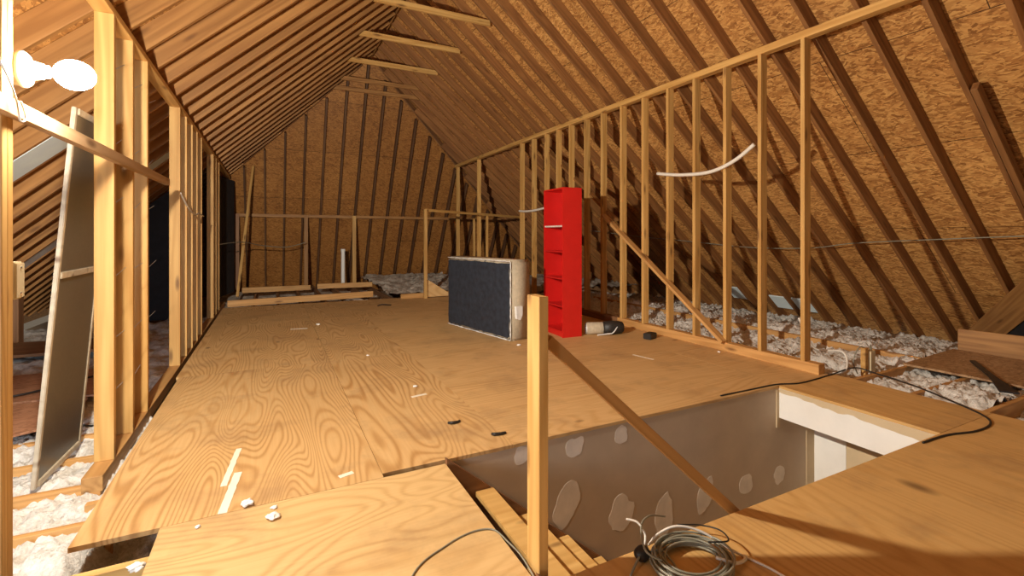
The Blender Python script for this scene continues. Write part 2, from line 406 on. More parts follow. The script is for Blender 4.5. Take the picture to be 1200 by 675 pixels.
bm = bmesh.new(); box(bm, .79, .819, 1.41, 2.445, -.30, -.021); struct(link('trim_4', bm, 'brown'))
bm = bmesh.new(); box(bm, .5, 4.2, 1.2, 2.6, -2.75, -2.7); struct(link('floor_below', bm, 'brown'))
# stairs going down to the right
st = empty('staircase', (.82, 1.9, -2.6)); tag(st, 'wooden stairs going down inside the stairwell, pale treads on brown stringers', 'stairs')
def rel(o, par): o.location = Vector(o.location)-Vector(par.location); return o
slope = .2/.245
for yy in (2.405, 1.43):
    bm = bmesh.new(); x0, x1 = .825, 3.2
    zt = lambda x: -.02-slope*(x-.88)
    prism(bm, [(x0, zt(x0)), (x1, zt(x1)), (x1, zt(x1)-.36), (x0, zt(x0)-.36)], yy-.017, yy+.017, lambda p: Vector((p[0], p[2], p[1])))
    rel(link('stringer', bm, 'brown', st), st)
for k in range(9):
    x = .985+.245*k; z = -.18-.2*k
    o = bxo('tread', x, x+.105, 1.45, 2.385, z-.03, z, 'pale', st, .003); rel(o, st)
    o = bxo('riser', x+.085, x+.10, 1.45, 2.385, z-.2, z-.031, 'brown', st); rel(o, st)

# ---- newel post and brace at the stairwell
o = lumber('newel_post', (.862,1.50,-.30), (.862,1.50,.984), .089, .038, (1,0,0), 'pale'); tag(o, 'tall pale square post standing at the left edge of the stairwell', 'post')
o = lumber('guard_brace', (.90,1.50,.82), (1.84,1.445,-.03), .034, .042, (0,0,1), 'joist'); tag(o, 'brown diagonal rail running from the pale post down across the stairwell', 'rail')

# ================================================================ STUD WALLS
def stud(p, z0, z1, wx, wy, label, m='stud', group=None, name='wall_stud', cat='stud'):
    o = lumber(name, (p[0], p[1], z0), (p[0], p[1], z1), wy, wx, (1,0,0), m); return tag(o, label, cat, group)
# left wall (room face x = -.79)
LS = [2.170, 2.209, 3.42, 3.83, 4.235, 5.60, 6.01, 6.42, 6.82, 7.22, 8.60, 9.00, 9.50]
ll = ['near left double post at the picture edge, half carrying the lamp', 'near left double post at the picture edge, farther half beside the lamp',
      'thick bright stud of the left wall, nearest beyond the lamp', 'second bright stud of the left wall beyond the lamp', 'third bright stud of the left wall, before the wide gap',
      'first left-wall stud past the wide gap, with a cable staple', 'second left-wall stud past the wide gap', 'third left-wall stud past the wide gap', 'fourth left-wall stud past the wide gap',
      'fifth left-wall stud past the wide gap, just before the narrow gap', 'broad left-wall stud just past the narrow far gap', 'next-to-last stud of the left wall before the black paper', 'last stud of the left wall, against the black paper']
for y, lb in zip(LS, ll):
    o = stud((-.8345, y), -.057 if y > 3 else -.1, 2.449, .089, .038, lb, 'stud', 'studs of the left wall')
    if 3.4 < y < 4.3:
        for zn in (.28, .62, .98, 1.36, 1.74, 2.12):
            q = o.matrix_world.inverted() @ Vector((-.80+.012*math.sin(zn*40+y*9), y+.018, zn+.03*math.sin(y*31+zn*7)))
            q2 = o.matrix_world.inverted() @ Vector((-.765+.01*math.sin(zn*21), y+.065, zn+.045+.03*math.sin(y*31+zn*7)))
            bm = bmesh.new(); tube(bm, [q, q2], .0016, 6); nl_ = link('nail', bm, 'copper', o); nl_['label'] = 'bent nail tip'
o = lumber('top_plate', (-.8345,1.2,2.469), (-.8345,12.0,2.469), .089, .038, (0,0,1), 'stud'); tag(o, 'horizontal top plate along the heads of the left studs', 'wall plate')
o = lumber('bottom_plate', (-.8345,3.2,-.0975), (-.8345,10.6,-.0975), .089, .08, (0,0,1), 'joist'); tag(o, 'bottom plate under the left studs beside the plywood edge', 'wall plate')
# batten across the opening
o = lumber('batten', (-.772,1.80,1.622), (-.772,4.83,1.648), .034, .055, (0,0,1), 'batten'); tag(o, 'thin horizontal batten nailed across the near left studs under the lamp', 'batten')
# right wall
RS = [2.631, 3.05, 3.447, 3.851, 4.25, 4.675, 5.095, 5.52, 5.924, 6.336, 6.712, 7.095, 7.544, 8.003, 10.12, 11.50]
for k, y in enumerate(RS):
    if k < 14: lb = '%s stud of the right wall, counting from the stairwell end' % ORD[k]
    else: lb = ['far right-wall stud standing alone past the box spring', 'farthest right-wall stud, close to the sloping end of the roof'][k-14]
    stud((4.2545, y-.019), .09, 2.955, .089, .038, lb, 'stud', 'studs of the right wall')
o = lumber('top_plate', (4.2545,1.72,2.990), (4.2545,11.6,2.990), .089, .068, (0,0,1), 'stud'); tag(o, 'long top plate running under the right roof slope', 'wall plate')
o = lumber('bottom_plate', (4.2545,2.47,.045), (4.2545,5.15,.045), .089, .09, (0,0,1), 'joist'); tag(o, 'thick bottom plate under the near right studs', 'wall plate')
o = lumber('bottom_plate', (4.2545,5.155,.045), (4.2545,11.6,.045), .089, .09, (0,0,1), 'brown'); tag(o, 'bottom plate continuing behind the red bookcase', 'wall plate')
o = lumber('diagonal_brace', (4.186,5.42,1.50), (4.186,3.41,.10), .034, .085, (1,0,0), 'joist'); 
tag(o, 'lower diagonal brace nailed across the face of the right studs', 'brace')
o = lumber('diagonal_brace', (4.320,7.35,2.83), (4.320,5.30,1.42), .034, .085, (1,0,0), 'rafter'); tag(o, 'upper diagonal brace running behind the right studs above the bookcase', 'brace')

# ================================================================ ROOF MEMBERS
o = lumber('ridge_board', (RX,YB,RZ+.09), (RX,AY,RZ+.09), .02, .16, (0,0,1), 'rafter'); tag(o, 'ridge board along the peak of the roof', 'ridge board')
DL, DR = .14, .14
nl = Vector((-SL,0,1)).normalized(); nr = Vector((SR,0,1)).normalized(); nh = Vector((0,HIPM,1)).normalized()
jr = random.Random(11)
def rafter(side, y, xa, xb, label, group):
    n = nl if side == 'L' else nr; zf = zl if side == 'L' else zr
    a = Vector((xa, y, zf(xa)))+n*.0705; b = Vector((xb, y, zf(xb)))+n*.0705
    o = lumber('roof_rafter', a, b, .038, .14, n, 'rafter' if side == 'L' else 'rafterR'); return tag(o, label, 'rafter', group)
for k in range(30):
    y = YS[k]
    if y > 13.3: break
    if y < AY: xa = RX
    else: xa = None
    zt = RZ if y < AY else HIPC-HIPM*y
    if zt < .3: break
    xl = RX-(RZ-zt)/SL-.012; xr = RX+(RZ-zt)/SR+.012
    far = ', cut at hip' if y > AY else ''
    if y > 1.9: rafter('L', y, xl, RX-(RZ+.2)/SL, '%s rafter of the left roof slope, counted from the lamp%s' % (ORD[k-2] if k >= 2 else 'x', far), 'rafters of the left roof slope')
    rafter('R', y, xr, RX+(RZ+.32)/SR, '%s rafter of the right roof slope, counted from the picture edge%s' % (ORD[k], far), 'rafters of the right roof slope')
# hip end: two hip rafters and the jacks between
for sx, nm in ((-1,'left'), (1,'right')):
    sl = SL if sx < 0 else SR
    b = Vector((RX+sx*(RZ+.05)/sl, (HIPC+.05)/HIPM, -.05)); a = Vector((RX, AY, RZ))
    n = (nh+(nl if sx < 0 else nr)).normalized()
    o = lumber('hip_rafter', a.lerp(b,.03)+n*.085, b+n*.085, .03, .13, n, 'brown'); tag(o, 'dark hip rafter at the %s corner of the sloping end' % nm, 'rafter', 'hip rafters')
kk = 0
for i in range(-12, 15):
    x = 1.90+.4064*i
    zt = (zl(x) if x < RX else zr(x))-.07
    if zt < .5: continue
    a = Vector((x, (HIPC-zt)/HIPM, zt))+nh*.0705; b = Vector((x, (HIPC+.25)/HIPM, -.25))+nh*.0705
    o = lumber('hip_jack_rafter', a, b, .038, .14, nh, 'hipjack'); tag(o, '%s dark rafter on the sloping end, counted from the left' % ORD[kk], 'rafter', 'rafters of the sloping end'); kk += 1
# collar ties
for k, (y, z) in enumerate(((6.43,4.34), (7.65,4.35), (8.87,4.35), (10.05,4.37), (10.45,4.28))):
    xl = RX-(RZ-z)/SL; xr = RX+(RZ-z)/SR
    lb = ['collar tie nearest the camera, cut by the top picture edge', 'second collar tie from the camera below the ridge', 'third collar tie from the camera below the ridge', 'faint collar tie, upper of the far pair', 'faint collar tie, lower of the far pair'][k]
    o = lumber('collar_tie', (xl+.04, y, z), (xr+.10, y, z), .038, .085, (0,0,1), 'stud' if k < 3 else 'rafter', -.08, 0); tag(o, lb, 'collar tie', 'collar ties')
# sister rafter and valley board on the right slope
n = nr; p = lambda x, y, d: Vector((x, y, zr(x)))+n*d
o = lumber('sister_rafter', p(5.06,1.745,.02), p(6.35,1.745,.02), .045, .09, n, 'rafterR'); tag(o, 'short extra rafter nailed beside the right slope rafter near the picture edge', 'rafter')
o = lumber('valley_board', p(8.02,2.75,-.012), p(6.6,1.52,-.012), .28, .02, n, 'rafter'); tag(o, 'wide diagonal board at the foot of the right slope near the picture edge', 'board')
bm = bmesh.new(); prism(bm, [(7.4,2.15),(7.93,2.6),(7.93,.9),(6.6,.9),(6.6,1.45)], 0, .004, lambda q: Vector((q[0], q[1], zr(q[0])))+n*(.0+q[2]))  # flat black sheet standing in for the dark opening to an unlit wing
o = link('tar_paper_or_shade_sheet', bm, 'black'); tag(o, 'black sheet painted as the unlit gap under the diagonal board at far right', 'tar paper')

# knee rail and posts in front of the sloping end
yk = lambda z: (HIPC-z)/HIPM
zk = 1.68
o = lumber('knee_rail', (-.72, yk(zk)-.03, zk), (6.2, yk(zk)-.03, zk), .036, .07, (0,0,1), 'rafter'); tag(o, 'long horizontal rail fixed across the rafters of the sloping end', 'rail')
for x, m_, lb in ((.75,'rafter','post under the far rail, left of the pipe'), (1.87,'stud','post under the far rail, right of the pipe'), (-.70,'brown','dark post under the left end of the far rail')):
    stud((x, yk(zk)-.07), -.02, zk+.03, .089, .038, lb, m_, 'posts under the far rail', 'knee_post', 'post')
o = lumber('leaning_pole', (-.60,10.85,0.0), (-.36,yk(2.7)-.03,2.74), .035, .05, (1,0,0), 'stud'); tag(o, 'thin pole leaning against the sloping end at far left', 'pole')
# front post with gusset
gp = stud((2.645,8.92), 0, 1.715, .06, .06, 'free-standing post with a triangular plywood gusset at its foot', 'stud', None, 'gusset_post', 'post')
gb = bmesh.new(); prism(gb, [(0,.02),(.62,.02),(.50,.06),(.03,.36)], -.008, .008, lambda q: Vector((q[0], q[2], q[1])))
g = link('gusset', gb, 'plyX', None); g.matrix_world = Matrix.Translation((2.66,8.965,0)); mw = g.matrix_world.copy(); g.parent = gp; g.matrix_parent_inverse = gp.matrix_world.inverted()
o = lumber('post_sill', (2.2,9.05,.045), (3.9,9.20,.045), .05, .09, (0,0,1), 'joist'); tag(o, 'board on the floor behind the foot of the gusset post', 'board')
o = lumber('side_rail', (2.66,8.97,1.70), (5.5,10.4,1.66), .036, .05, (0,0,1), 'stud'); tag(o, 'thin rail running right from the top of the gusset post', 'rail')
stud((4.35,9.86), 0, 1.66, .05, .04, 'short post behind the far lone stud, under the thin rail', 'stud', 'short far posts', 'knee_post', 'post')
stud((4.58,11.2), 0, 1.66, .05, .04, 'short post farthest right, beyond the thin rail', 'stud', 'short far posts', 'knee_post', 'post')
o = lumber('long_board', (-.66,9.31,.055), (1.76,9.47,.075), .04, .11, (0,0,1), 'joist'); tag(o, 'long board lying along the far edge of the plywood', 'board', 'boards at the far edge')
o = lumber('long_board', (-.55,11.5,.055), (.78,11.5,.055), .05, .11, (0,0,1), 'joist'); tag(o, 'board across the far joists, left piece behind the long one', 'board', 'boards at the far edge')
o = lumber('long_board', (.92,11.5,.07), (2.1,11.4,.07), .05, .11, (0,0,1), 'joist'); tag(o, 'board across the far joists, right piece beside the pipe', 'board', 'boards at the far edge')
bm = bmesh.new(); lathe(bm, [(.045,0),(.045,.84),(.052,.84),(.052,.90),(.036,.90),(.036,.80)], 20)
o = link('vent_pipe', bm, 'white', None, False); o.location = (1.57,12.3,-.02); tag(o, 'short white plastic pipe standing before the sloping end', 'pipe')

# black tar paper at the left
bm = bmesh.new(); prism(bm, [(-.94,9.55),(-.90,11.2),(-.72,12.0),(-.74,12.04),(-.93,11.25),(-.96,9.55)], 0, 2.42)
o = link('tar_paper_or_shade_sheet', bm, 'black'); o.location.z = -.02; tag(o, 'black paper sheet hanging behind the far end of the left wall', 'tar paper')
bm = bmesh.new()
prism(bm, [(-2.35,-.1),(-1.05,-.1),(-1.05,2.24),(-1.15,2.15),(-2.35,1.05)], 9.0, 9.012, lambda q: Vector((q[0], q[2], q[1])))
o = link('tar_paper_or_shade_sheet', bm, 'black'); tag(o, 'black paper sheet seen through the wide gap in the left studs', 'tar paper')

# ================================================================ INSULATION (loose fill)
def fill(name, x0, x1, y0, y1, st_, zf, m, label, amp=.05, fr=14.0):
    nx, ny = int((x1-x0)/st_), int((y1-y0)/st_); bm = bmesh.new(); g = []
    for j in range(ny+1):
        row = []
        for i in range(nx+1):
            x = x0+(x1-x0)*i/nx; y = y0+(y1-y0)*j/ny
            d = noise.voronoi((x*fr, y*fr, 0))[0][0]
            d2 = noise.voronoi((x*fr*2.3+5, y*fr*2.3, 3))[0][0]
            z = zf(x, y)+amp*(.6-d)+amp*.55*(.5-d2)+amp*.8*noise.fractal((x*4, y*4, 1.7), 1.0, 2.0, 3)
            row.append(bm.verts.new((x+.3*st_*noise.noise((x*30,y*30,5)), y+.3*st_*noise.noise((x*30,y*30,9)), z)))
        g.append(row)
    for j in range(ny):
        for i in range(nx): bm.faces.new((g[j][i], g[j][i+1], g[j+1][i+1], g[j+1][i]))
    o = link(name, bm, m, None, True); return tag(o, label, 'insulation', None, 'stuff')
fill('loose_insulation', -2.4, -.42, 1.4, 4.3, .014, lambda x, y: -.135-.16*max(0, min(1, (x+.74)/.1)), 'fluff', 'white loose-fill insulation between the near left joists', .045, 24)
fill('loose_insulation', -3.2, -.90, 4.3, 9.0, .04, lambda x, y: -.12, 'fluff', 'white loose-fill insulation behind the left studs', .06, 10)
def zright(x, y):
    return -.06-.15*max(0, min(1, (x-5.7)/1.8))+.09*math.exp(-((x-5.95)/.3)**2)
fill('loose_insulation', 4.32, 8.02, 2.33, 8.98, .02, lambda x, y: zright(x,y)-(.05 if x < 5.0 and y < 3 else 0), 'fluff', 'lumpy pale insulation behind the right stud wall', .07, 17)
fill('loose_insulation', 4.37, 5.6, 1.90, 2.28, .016, lambda x, y: -.07, 'fluff', 'tuft of insulation in the middle open bay on the right', .06, 18)
fill('loose_insulation', 4.37, 5.6, 1.48, 1.86, .016, lambda x, y: -.05+.05*math.exp(-((x-4.75)/.25)**2), 'fluff', 'mound of insulation in the nearest open bay on the right', .065, 18)
fill('loose_insulation', 4.37, 5.6, .6, 1.44, .04, lambda x, y: -.12, 'fluff', 'insulation in the bay cut off by the right picture edge', .05, 9)
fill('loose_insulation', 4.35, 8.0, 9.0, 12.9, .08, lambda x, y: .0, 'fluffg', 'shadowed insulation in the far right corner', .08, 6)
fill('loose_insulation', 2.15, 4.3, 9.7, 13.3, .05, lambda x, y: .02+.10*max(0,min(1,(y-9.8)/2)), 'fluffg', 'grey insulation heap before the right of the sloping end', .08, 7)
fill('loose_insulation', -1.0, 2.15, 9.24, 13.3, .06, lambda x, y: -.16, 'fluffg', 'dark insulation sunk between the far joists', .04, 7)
fill('loose_insulation', 1.1, 1.75, 9.24, 9.42, .025, lambda x, y: -.02, 'fluff', 'strip of pale insulation showing under the far long board', .05, 12)

# ================================================================ RIGHT SIDE BOARDS
bm = bmesh.new(); prism(bm, [(5.22,2.30),(6.35,2.36),(6.42,.7),(5.30,.7)], 0, .018)
o = link('walkway_board', bm, 'osbwalk'); o.location = (0,0,.004); tag(o, 'stained brown walkway board laid over the right joists', 'board')
o = lumber('upright_board', (6.38,2.33,.12), (6.62,.9,.12), .02, .23, (0,0,1), 'rafter'); tag(o, 'reddish board standing on edge behind the stained walkway board', 'board')
# iron strap
bm = bmesh.new()
P = [Vector(v) for v in ((5.85,2.03,.026),(5.55,1.86,.032),(5.30,1.715,.034),(5.12,1.61,.030),(4.93,1.50,.022))]
for i in range(len(P)-1):
    a, b = P[i], P[i+1]; d = (b-a).normalized(); s_ = Vector((0,0,1)).cross(d).normalized()
    w0, w1 = (.020, .022) if i < 2 else ((.022,.040) if i == 2 else (.040,.055))
    q = [a+s_*w0, a-s_*w0, b-s_*w1, b+s_*w1]; u = Vector((0,0,.012))
    lo = [bm.verts.new(v) for v in q]; hi = [bm.verts.new(v+u) for v in q]
    bm.faces.new(lo[::-1]); bm.faces.new(hi)
    for k in range(4): bm.faces.new((lo[k], lo[(k+1)%4], hi[(k+1)%4], hi[k]))
o = link('iron_strap', bm, 'steel'); tag(o, 'dark iron strap lying across the edge of the walkway board', 'strap')
# junction box on a stake
jb = empty('junction_box', (4.90,2.42,-.05)); tag(jb, 'small pale junction box with wires, rising from the insulation behind the near right stud', 'electrical box')
bm = bmesh.new(); box(bm, -.04, .04, -.03, .03, 0, .20, .006); link('box_body', bm, 'plastic', jb)
bm = bmesh.new(); box(bm, -.11, -.06, -.02, .02, -.02, .23, .003); link('stake', bm, 'stud', jb)
for dx, r_ in ((-.12,.10), (.06,.07)):
    bm = bmesh.new(); tube(bm, spline([(0,0,.19),(dx,.02,.24),(dx*1.7,.03,.12),(dx*1.3,.02,.0)], 8), .005); link('wire', bm, 'wireg', jb, True)
# foam baffles at the right eave
for k, (x, y, lb) in enumerate(((7.62,6.07,'pale blue foam baffle at the right eave, leftmost of three'), (7.72,5.25,'pale blue foam baffle at the right eave, middle of three'), (7.72,4.85,'pale blue foam baffle at the right eave, rightmost of three'))):
    a = p(x, y, .05); b = p(x+.26, y, .05)
    o = lumber('foam_baffle', a, b, .30, .02, nr, 'foam'); tag(o, lb, 'foam baffle', 'foam baffles at the right eave')

# ================================================================ LEFT SIDE OBJECTS
# leaning panel
lp = empty('framed_panel', (-1.088,3.27,-.10)); tag(lp, 'tall grey panel in a pale wooden frame leaning behind the left studs', 'panel')
W_, H_ = .58, 1.98
def lpp(bm_args, nm, m_):
    bm = bmesh.new()
    for a in bm_args: box(bm, *a, .003)
    return link(nm, bm, m_, lp)
for y0 in (0, W_-.028): lpp([(-.010,.010,y0,y0+.028,0,H_)], 'frame_stile', 'paleframe')
for z0 in (0, H_*.545, H_-.035): lpp([(-.0145,.0145,.035,W_-.035,z0,z0+.035)], 'frame_rail', 'paleframe')
bm = bmesh.new(); box(bm, -.006, .006, .03, W_-.03, .03, H_-.03); link('grey_sheet', bm, 'screen', lp)
lp.rotation_euler = (math.radians(.8), math.radians(5.0), math.radians(-2))
# lamp on the near post
lm = empty('bulb_lamp', (-.79,2.285,1.79)); tag(lm, 'glowing bare bulb in a round white holder on the near left post', 'lamp')
bm = bmesh.new(); box(bm, -.05, .0, -.055, .05, -.05, .05, .006); link('junction_box', bm, 'plastic', lm)
bm = bmesh.new(); lathe(bm, [(.064,0),(.064,.010),(.056,.020),(.034,.026),(.028,.060),(.024,.060)], 28, 'x'); link('holder', bm, 'porc', lm, True)
bm = bmesh.new(); prof = [(.020,.055),(.022,.075)]
for k in range(1, 14):
    a = math.pi*k/14; prof.append((.054*math.sin(a)*(1 if a > 1.2 else .80+.2*a/1.2), .145-.062*math.cos(a)))
prof.append((.004,.2075)); lathe(bm, prof, 28, 'x'); link('bulb', bm, 'bulb', lm, True)
ld = bpy.data.lights.new('filament', 'POINT'); ld.shadow_soft_size = .03; ld.energy = LAMP_W; ld.color = BULB_COL; ld.use_nodes = True
nt = ld.node_tree; em = nt.nodes['Emission']; lf = nt.nodes.new('ShaderNodeLightFalloff'); lf.inputs['Strength'].default_value = 1.0; lf.inputs['Smooth'].default_value = LAMP_SMOOTH
nt.links.new(lf.outputs['Linear'], em.inputs['Strength'])
lo_ = bpy.data.objects.new('filament', ld); COL.objects.link(lo_); lo_.parent = lm; lo_.location = (.145,0,0)
# white wire looped over the batten
o = tubeo('white_wire', [(-.78,2.06,1.80),(-.745,2.07,1.70),(-.74,2.11,1.64),(-.745,2.15,1.585),(-.745,2.19,1.60),(-.747,2.16,1.65)], .003, 'wirew'); tag(o, 'looped white wire hooked over the batten below the lamp', 'wire')
# switch box on the back of the near post
sb = empty('switch_box', (-.815,2.265,.98)); tag(sb, 'beige box fixed to the far side of the near left post', 'electrical box')
bm = bmesh.new(); box(bm, -.028, .028, -.033, .03, 0, .13, .004); link('box_body', bm, 'plastic', sb)
bm = bmesh.new(); box(bm, .0281, .032, -.03, .028, .005, .125, .0015)
link('cover', bm, 'plastic', sb)
for z0 in (.02, .11):
    bm = bmesh.new(); lathe(bm, [(.004,.032),(.004,.034),(.002,.035)], 10, 'x', (0,0,z0)); link('screw', bm, 'copper', sb)
# far low post and boards in the left eave
stud((-2.74,7.8), -.15, .58, .09, .14, 'short brown post under the low left roof, behind the beige box', 'brown', None, 'eave_post', 'post')
bm = bmesh.new(); prism(bm, [(-2.2,5.75),(-1.30,5.70),(-1.22,4.78),(-2.2,4.85)], 0, .015)
o = link('walkway_board', bm, 'osbred'); o.location.z = -.05; tag(o, 'reddish strand board on the left joists, the farther of two', 'board', 'strand boards in the left eave')
bm = bmesh.new(); prism(bm, [(-2.1,4.78),(-1.25,4.70),(-1.2,4.15),(-1.45,4.0),(-1.7,4.12),(-2.1,4.1)], 0, .015)
o = link('walkway_board', bm, 'osbred'); o.location.z = -.045; tag(o, 'reddish strand board on the left joists with a broken near edge', 'board', 'strand boards in the left eave')
bm = bmesh.new(); prism(bm, [(-2.9,7.4),(-1.5,7.2),(-1.4,6.55),(-2.8,6.6)], 0, .03)
o = link('walkway_board', bm, 'brown'); o.location.z = -.04; tag(o, 'grey-brown planks low under the left roof before the short post', 'board')
o = tubeo('black_wire', [(-2.0,5.0,-.02),(-1.75,4.95,-.02),(-1.45,5.25,-.02),(-1.25,5.6,-.02)], .008, 'rubber'); tag(o, 'black wire forking across the farther strand board', 'wire')
# pale boards between the left rafters
def bay(name, x0, x1, y0, y1, d, m_, label, cat):
    a = Vector((x0,(y0+y1)/2,zl(x0)))+nl*d; b = Vector((x1,(y0+y1)/2,zl(x1)))+nl*d
    o = lumber(name, a, b, (y1-y0), .012, nl, m_); return tag(o, label, cat)
bay('bay_board', -1.40, -2.5, 4.67, 5.03, .005, 'foam', 'pale blue board between left rafters near the lamp', 'foam board')
bay('bay_board', -2.25, -2.95, 7.52, 7.87, .02, 'gapwhite', 'white board painting a daylight gap low between left rafters behind the grey panel', 'foam board')  # plain white surface painted where daylight shows through a roof gap
bay('bay_board', -1.10, -1.50, 7.12, 7.46, .02, 'foam', 'small pale foam board high between left rafters, glimpsed through the wide stud gap', 'foam board')
# cable staple + grey cable on left studs
o = tubeo('grey_wire', [(-.79,5.585,1.62),(-.77,5.9,1.50),(-.77,6.4,1.44),(-.775,6.8,1.47),(-.775,7.22,1.45)], .008, 'wirew'); tag(o, 'pale cable sagging across the left studs past the wide gap', 'cable')

# ================================================================ BOX SPRING
A = Vector((2.135,6.19,0)); B = Vector((2.405,4.80,0)); C_ = Vector((2.705,4.862,0))
ex = (B-A); LB = ex.length; ex.normalize(); ey = Vector((-ex.y, ex.x, 0)); TB = (C_-B).dot(ey); HB = .925
bs = empty('box_spring', A); bs.rotation_euler = (0,0,math.atan2(ex.y, ex.x)); tag(bs, 'box spring standing on edge, dark navy underside and tan side', 'box spring')
bm = bmesh.new(); box(bm, 0, LB, .01, TB, 0, HB, .03); link('fabric_body', bm, 'tan', bs, True)
bm = bmesh.new(); nx, nz = 36, 24; g = []
for j in range(nz+1):
    row = []
    for i in range(nx+1):
        x = .02+(LB-.04)*i/nx; z = .025+(HB-.055)*j/nz
        e = min(i, nx-i, j, nz-j)
        if e == 0:
            z += .012*noise.noise((x*14,z*14,0)); x += .008*noise.noise((x*14,z*14,4))
        row.append(bm.verts.new((x, .004+.006*noise.noise((x*3,z*3,2)) if e else .012, z)))
    g.append(row)
for j in range(nz):
    for i in range(nx): bm.faces.new((g[j][i],g[j][i+1],g[j+1][i+1],g[j+1][i]))
link('dust_cover', bm, 'navy', bs, True)
def ragged(p0, p1, nm):
    bm = bmesh.new(); P0, P1 = Vector(p0), Vector(p1); pts = [P0.lerp(P1, t/40)+Vector((.004*noise.noise((t,1,0)), 0, .006*noise.noise((t*.8,0,3)))) for t in range(41)]
    tube(bm, pts, lambda t: max(.002, .006+.007*noise.noise((t*22,p0[0]*3+p0[2],1))), 6); o = link(nm, bm, 'torn', bs, True); o['label'] = 'frayed white edge'
ragged((.01,.012,HB-.015), (LB-.02,.012,HB-.015), 'edge_lining'); ragged((.01,.010,.014), (LB-.02,.010,.014), 'edge_lining'); ragged((LB-.012,.012,.02), (LB-.012,.012,HB-.02), 'edge_lining'); pass
bm = bmesh.new(); prism(bm, [(.06,.40),(.15,.40),(.15,.30),(.12,.24),(.07,.26)], LB-.001, LB+.035, lambda q: Vector((q[2], q[0], q[1])))
o = link('corner_tag', bm, 'torn', bs); o['label'] = 'white folded flap'

# ================================================================ RED BOOKCASE
bc = empty('bookcase', (3.075,5.195,0)); bc.rotation_euler = (0,0,math.radians(-14+11.5)); tag(bc, 'tall narrow red bookcase with open shelves facing left', 'bookcase')
# local: x = depth (front at 0), y from far (0) to near (-W)
Wb, Db, Hb, tb = .475, .262, 1.775, .019
def bk(a, nm, m_='red', lb=None):
    bm = bmesh.new(); box(bm, *a, .0015); o = link(nm, bm, m_, bc)
    if lb: o['label'] = lb
    return o
bk((0,Db,-tb,0,0,Hb), 'side_panel'); bk((0,Db,-Wb,-Wb+tb,0,Hb), 'side_panel')
bk((.001,Db-.001,-Wb+tb,-tb,Hb-tb,Hb-.001), 'top_panel'); bk((Db-.007,Db-.001,-Wb+tb,-tb,.05,Hb-tb), 'back_panel', 'redin')
bk((.012,.024,-Wb+tb,-tb,.002,.052), 'kick_board'); bk((.002,Db-.008,-Wb+tb,-tb,.052,.072), 'shelf')
for k, z in enumerate((.37,.70,1.02,1.325)):
    bk((.006,Db-.008,-Wb+tb,-tb,z-.017,z), 'shelf', 'redin')
    if k == 3: bk((.004,.0065,-Wb+tb,-tb,z-.018,z+.001), 'shelf_edge', 'shelfedge', 'bare pale front edge')

# ================================================================ SMALL THINGS ON THE FLOOR
rl = empty('rolled_mat', (3.62,4.72,0)); rl.rotation_euler = (0,0,math.radians(-18)); tag(rl, 'small roll of tan foam with black plastic beside the red bookcase', 'roll')
bm = bmesh.new(); pts = []
lathe(bm, [(.012,-.20),(.055,-.20),(.072,-.19),(.072,.19),(.055,.20),(.02,.20)], 24, 'x', (0,0,.072)); link('foam_roll', bm, 'tan', rl, True)
bm = bmesh.new(); lathe(bm, [(.05,-.06),(.075,-.05),(.082,.05),(.078,.15),(.07,.19),(.03,.205)], 20, 'x', (.06,-.03,.08))
for v in bm.verts: v.co += Vector((0,.012*noise.noise(v.co*14), .012*noise.noise(v.co*14+Vector((3,3,3)))))
link('black_plastic', bm, 'rubber', rl, True)
bm = bmesh.new(); sp = []
for k in range(60):
    a = k*.32; r_ = .012+.0009*k; sp.append((-.202, r_*math.cos(a), .072+r_*math.sin(a)))
tube(bm, sp, .003, 6); link('spiral_end', bm, 'torn', rl, True)
bm = bmesh.new(); tube(bm, spline([(.16,-.10,.10),(.10,-.115,.03),(.02,-.12,.02),(-.1,-.13,.012)], 8), .008, 6); link('white_tie', bm, 'torn', rl, True)
o = bxo('small_box', -.075, .075, -.05, .05, 0, .068, 'rubber', None, .006); o.location = (3.95,4.24,0); o.rotation_euler = (0,0,.35); tag(o, 'small black box on the floor by the right bottom plate', 'box')
# masking tape strips
def strip(a, b, w_, label):
    A_, B_ = Vector((*a,0)), Vector((*b,0)); d = (B_-A_); Ln = d.length; d.normalize(); s_ = Vector((-d.y,d.x,0)); bm = bmesh.new(); n_ = 14; lo = []
    for i in range(n_+1):
        q = d*Ln*i/n_; e = .004*noise.noise((i*.9,a[0]*7,0))
        lo.append([q+s_*(w_/2+e), q-s_*(w_/2-e)])
    vsl = [[bm.verts.new(v+Vector((0,0,h))) for v in pr for h in (.0005,.0022)] for pr in lo]
    for i in range(n_):
        p_, q_ = vsl[i], vsl[i+1]
        for f_ in ((0,1,None),): pass
        bm.faces.new((p_[1],q_[1],q_[3],p_[3])); bm.faces.new((p_[0],p_[2],q_[2],q_[0])); bm.faces.new((p_[0],q_[0],q_[1],p_[1])); bm.faces.new((p_[2],p_[3],q_[3],q_[2]))
    bm.faces.new(vsl[0][0:2]+vsl[0][3:4]+vsl[0][2:3]); bm.faces.new(vsl[-1][0:2][::-1]+[vsl[-1][2],vsl[-1][3]])
    o = link('tape_strip', bm, 'paper'); o.location = A_; return tag(o, label, 'tape', 'pale strips on the floor')
strip((-.163,3.09), (-.205,2.66), .028, 'pale tape strip on the plywood, the farther of the crossing pair')
strip((-.150,2.78), (-.190,2.40), .035, 'pale tape strip on the plywood, the nearer of the crossing pair')
strip((3.26,3.74), (3.31,3.50), .02, 'pale sliver on the plywood below the small black box')
strip((.93,3.50), (1.05,3.52), .03, 'pale scrap strip lying midway on the plywood')
strip((.22,6.75), (.42,6.72), .05, 'pale smear on the far plywood near the left wall')
strip((.30,2.50), (.37,2.52), .03, 'pale flake by the seam in the plywood')
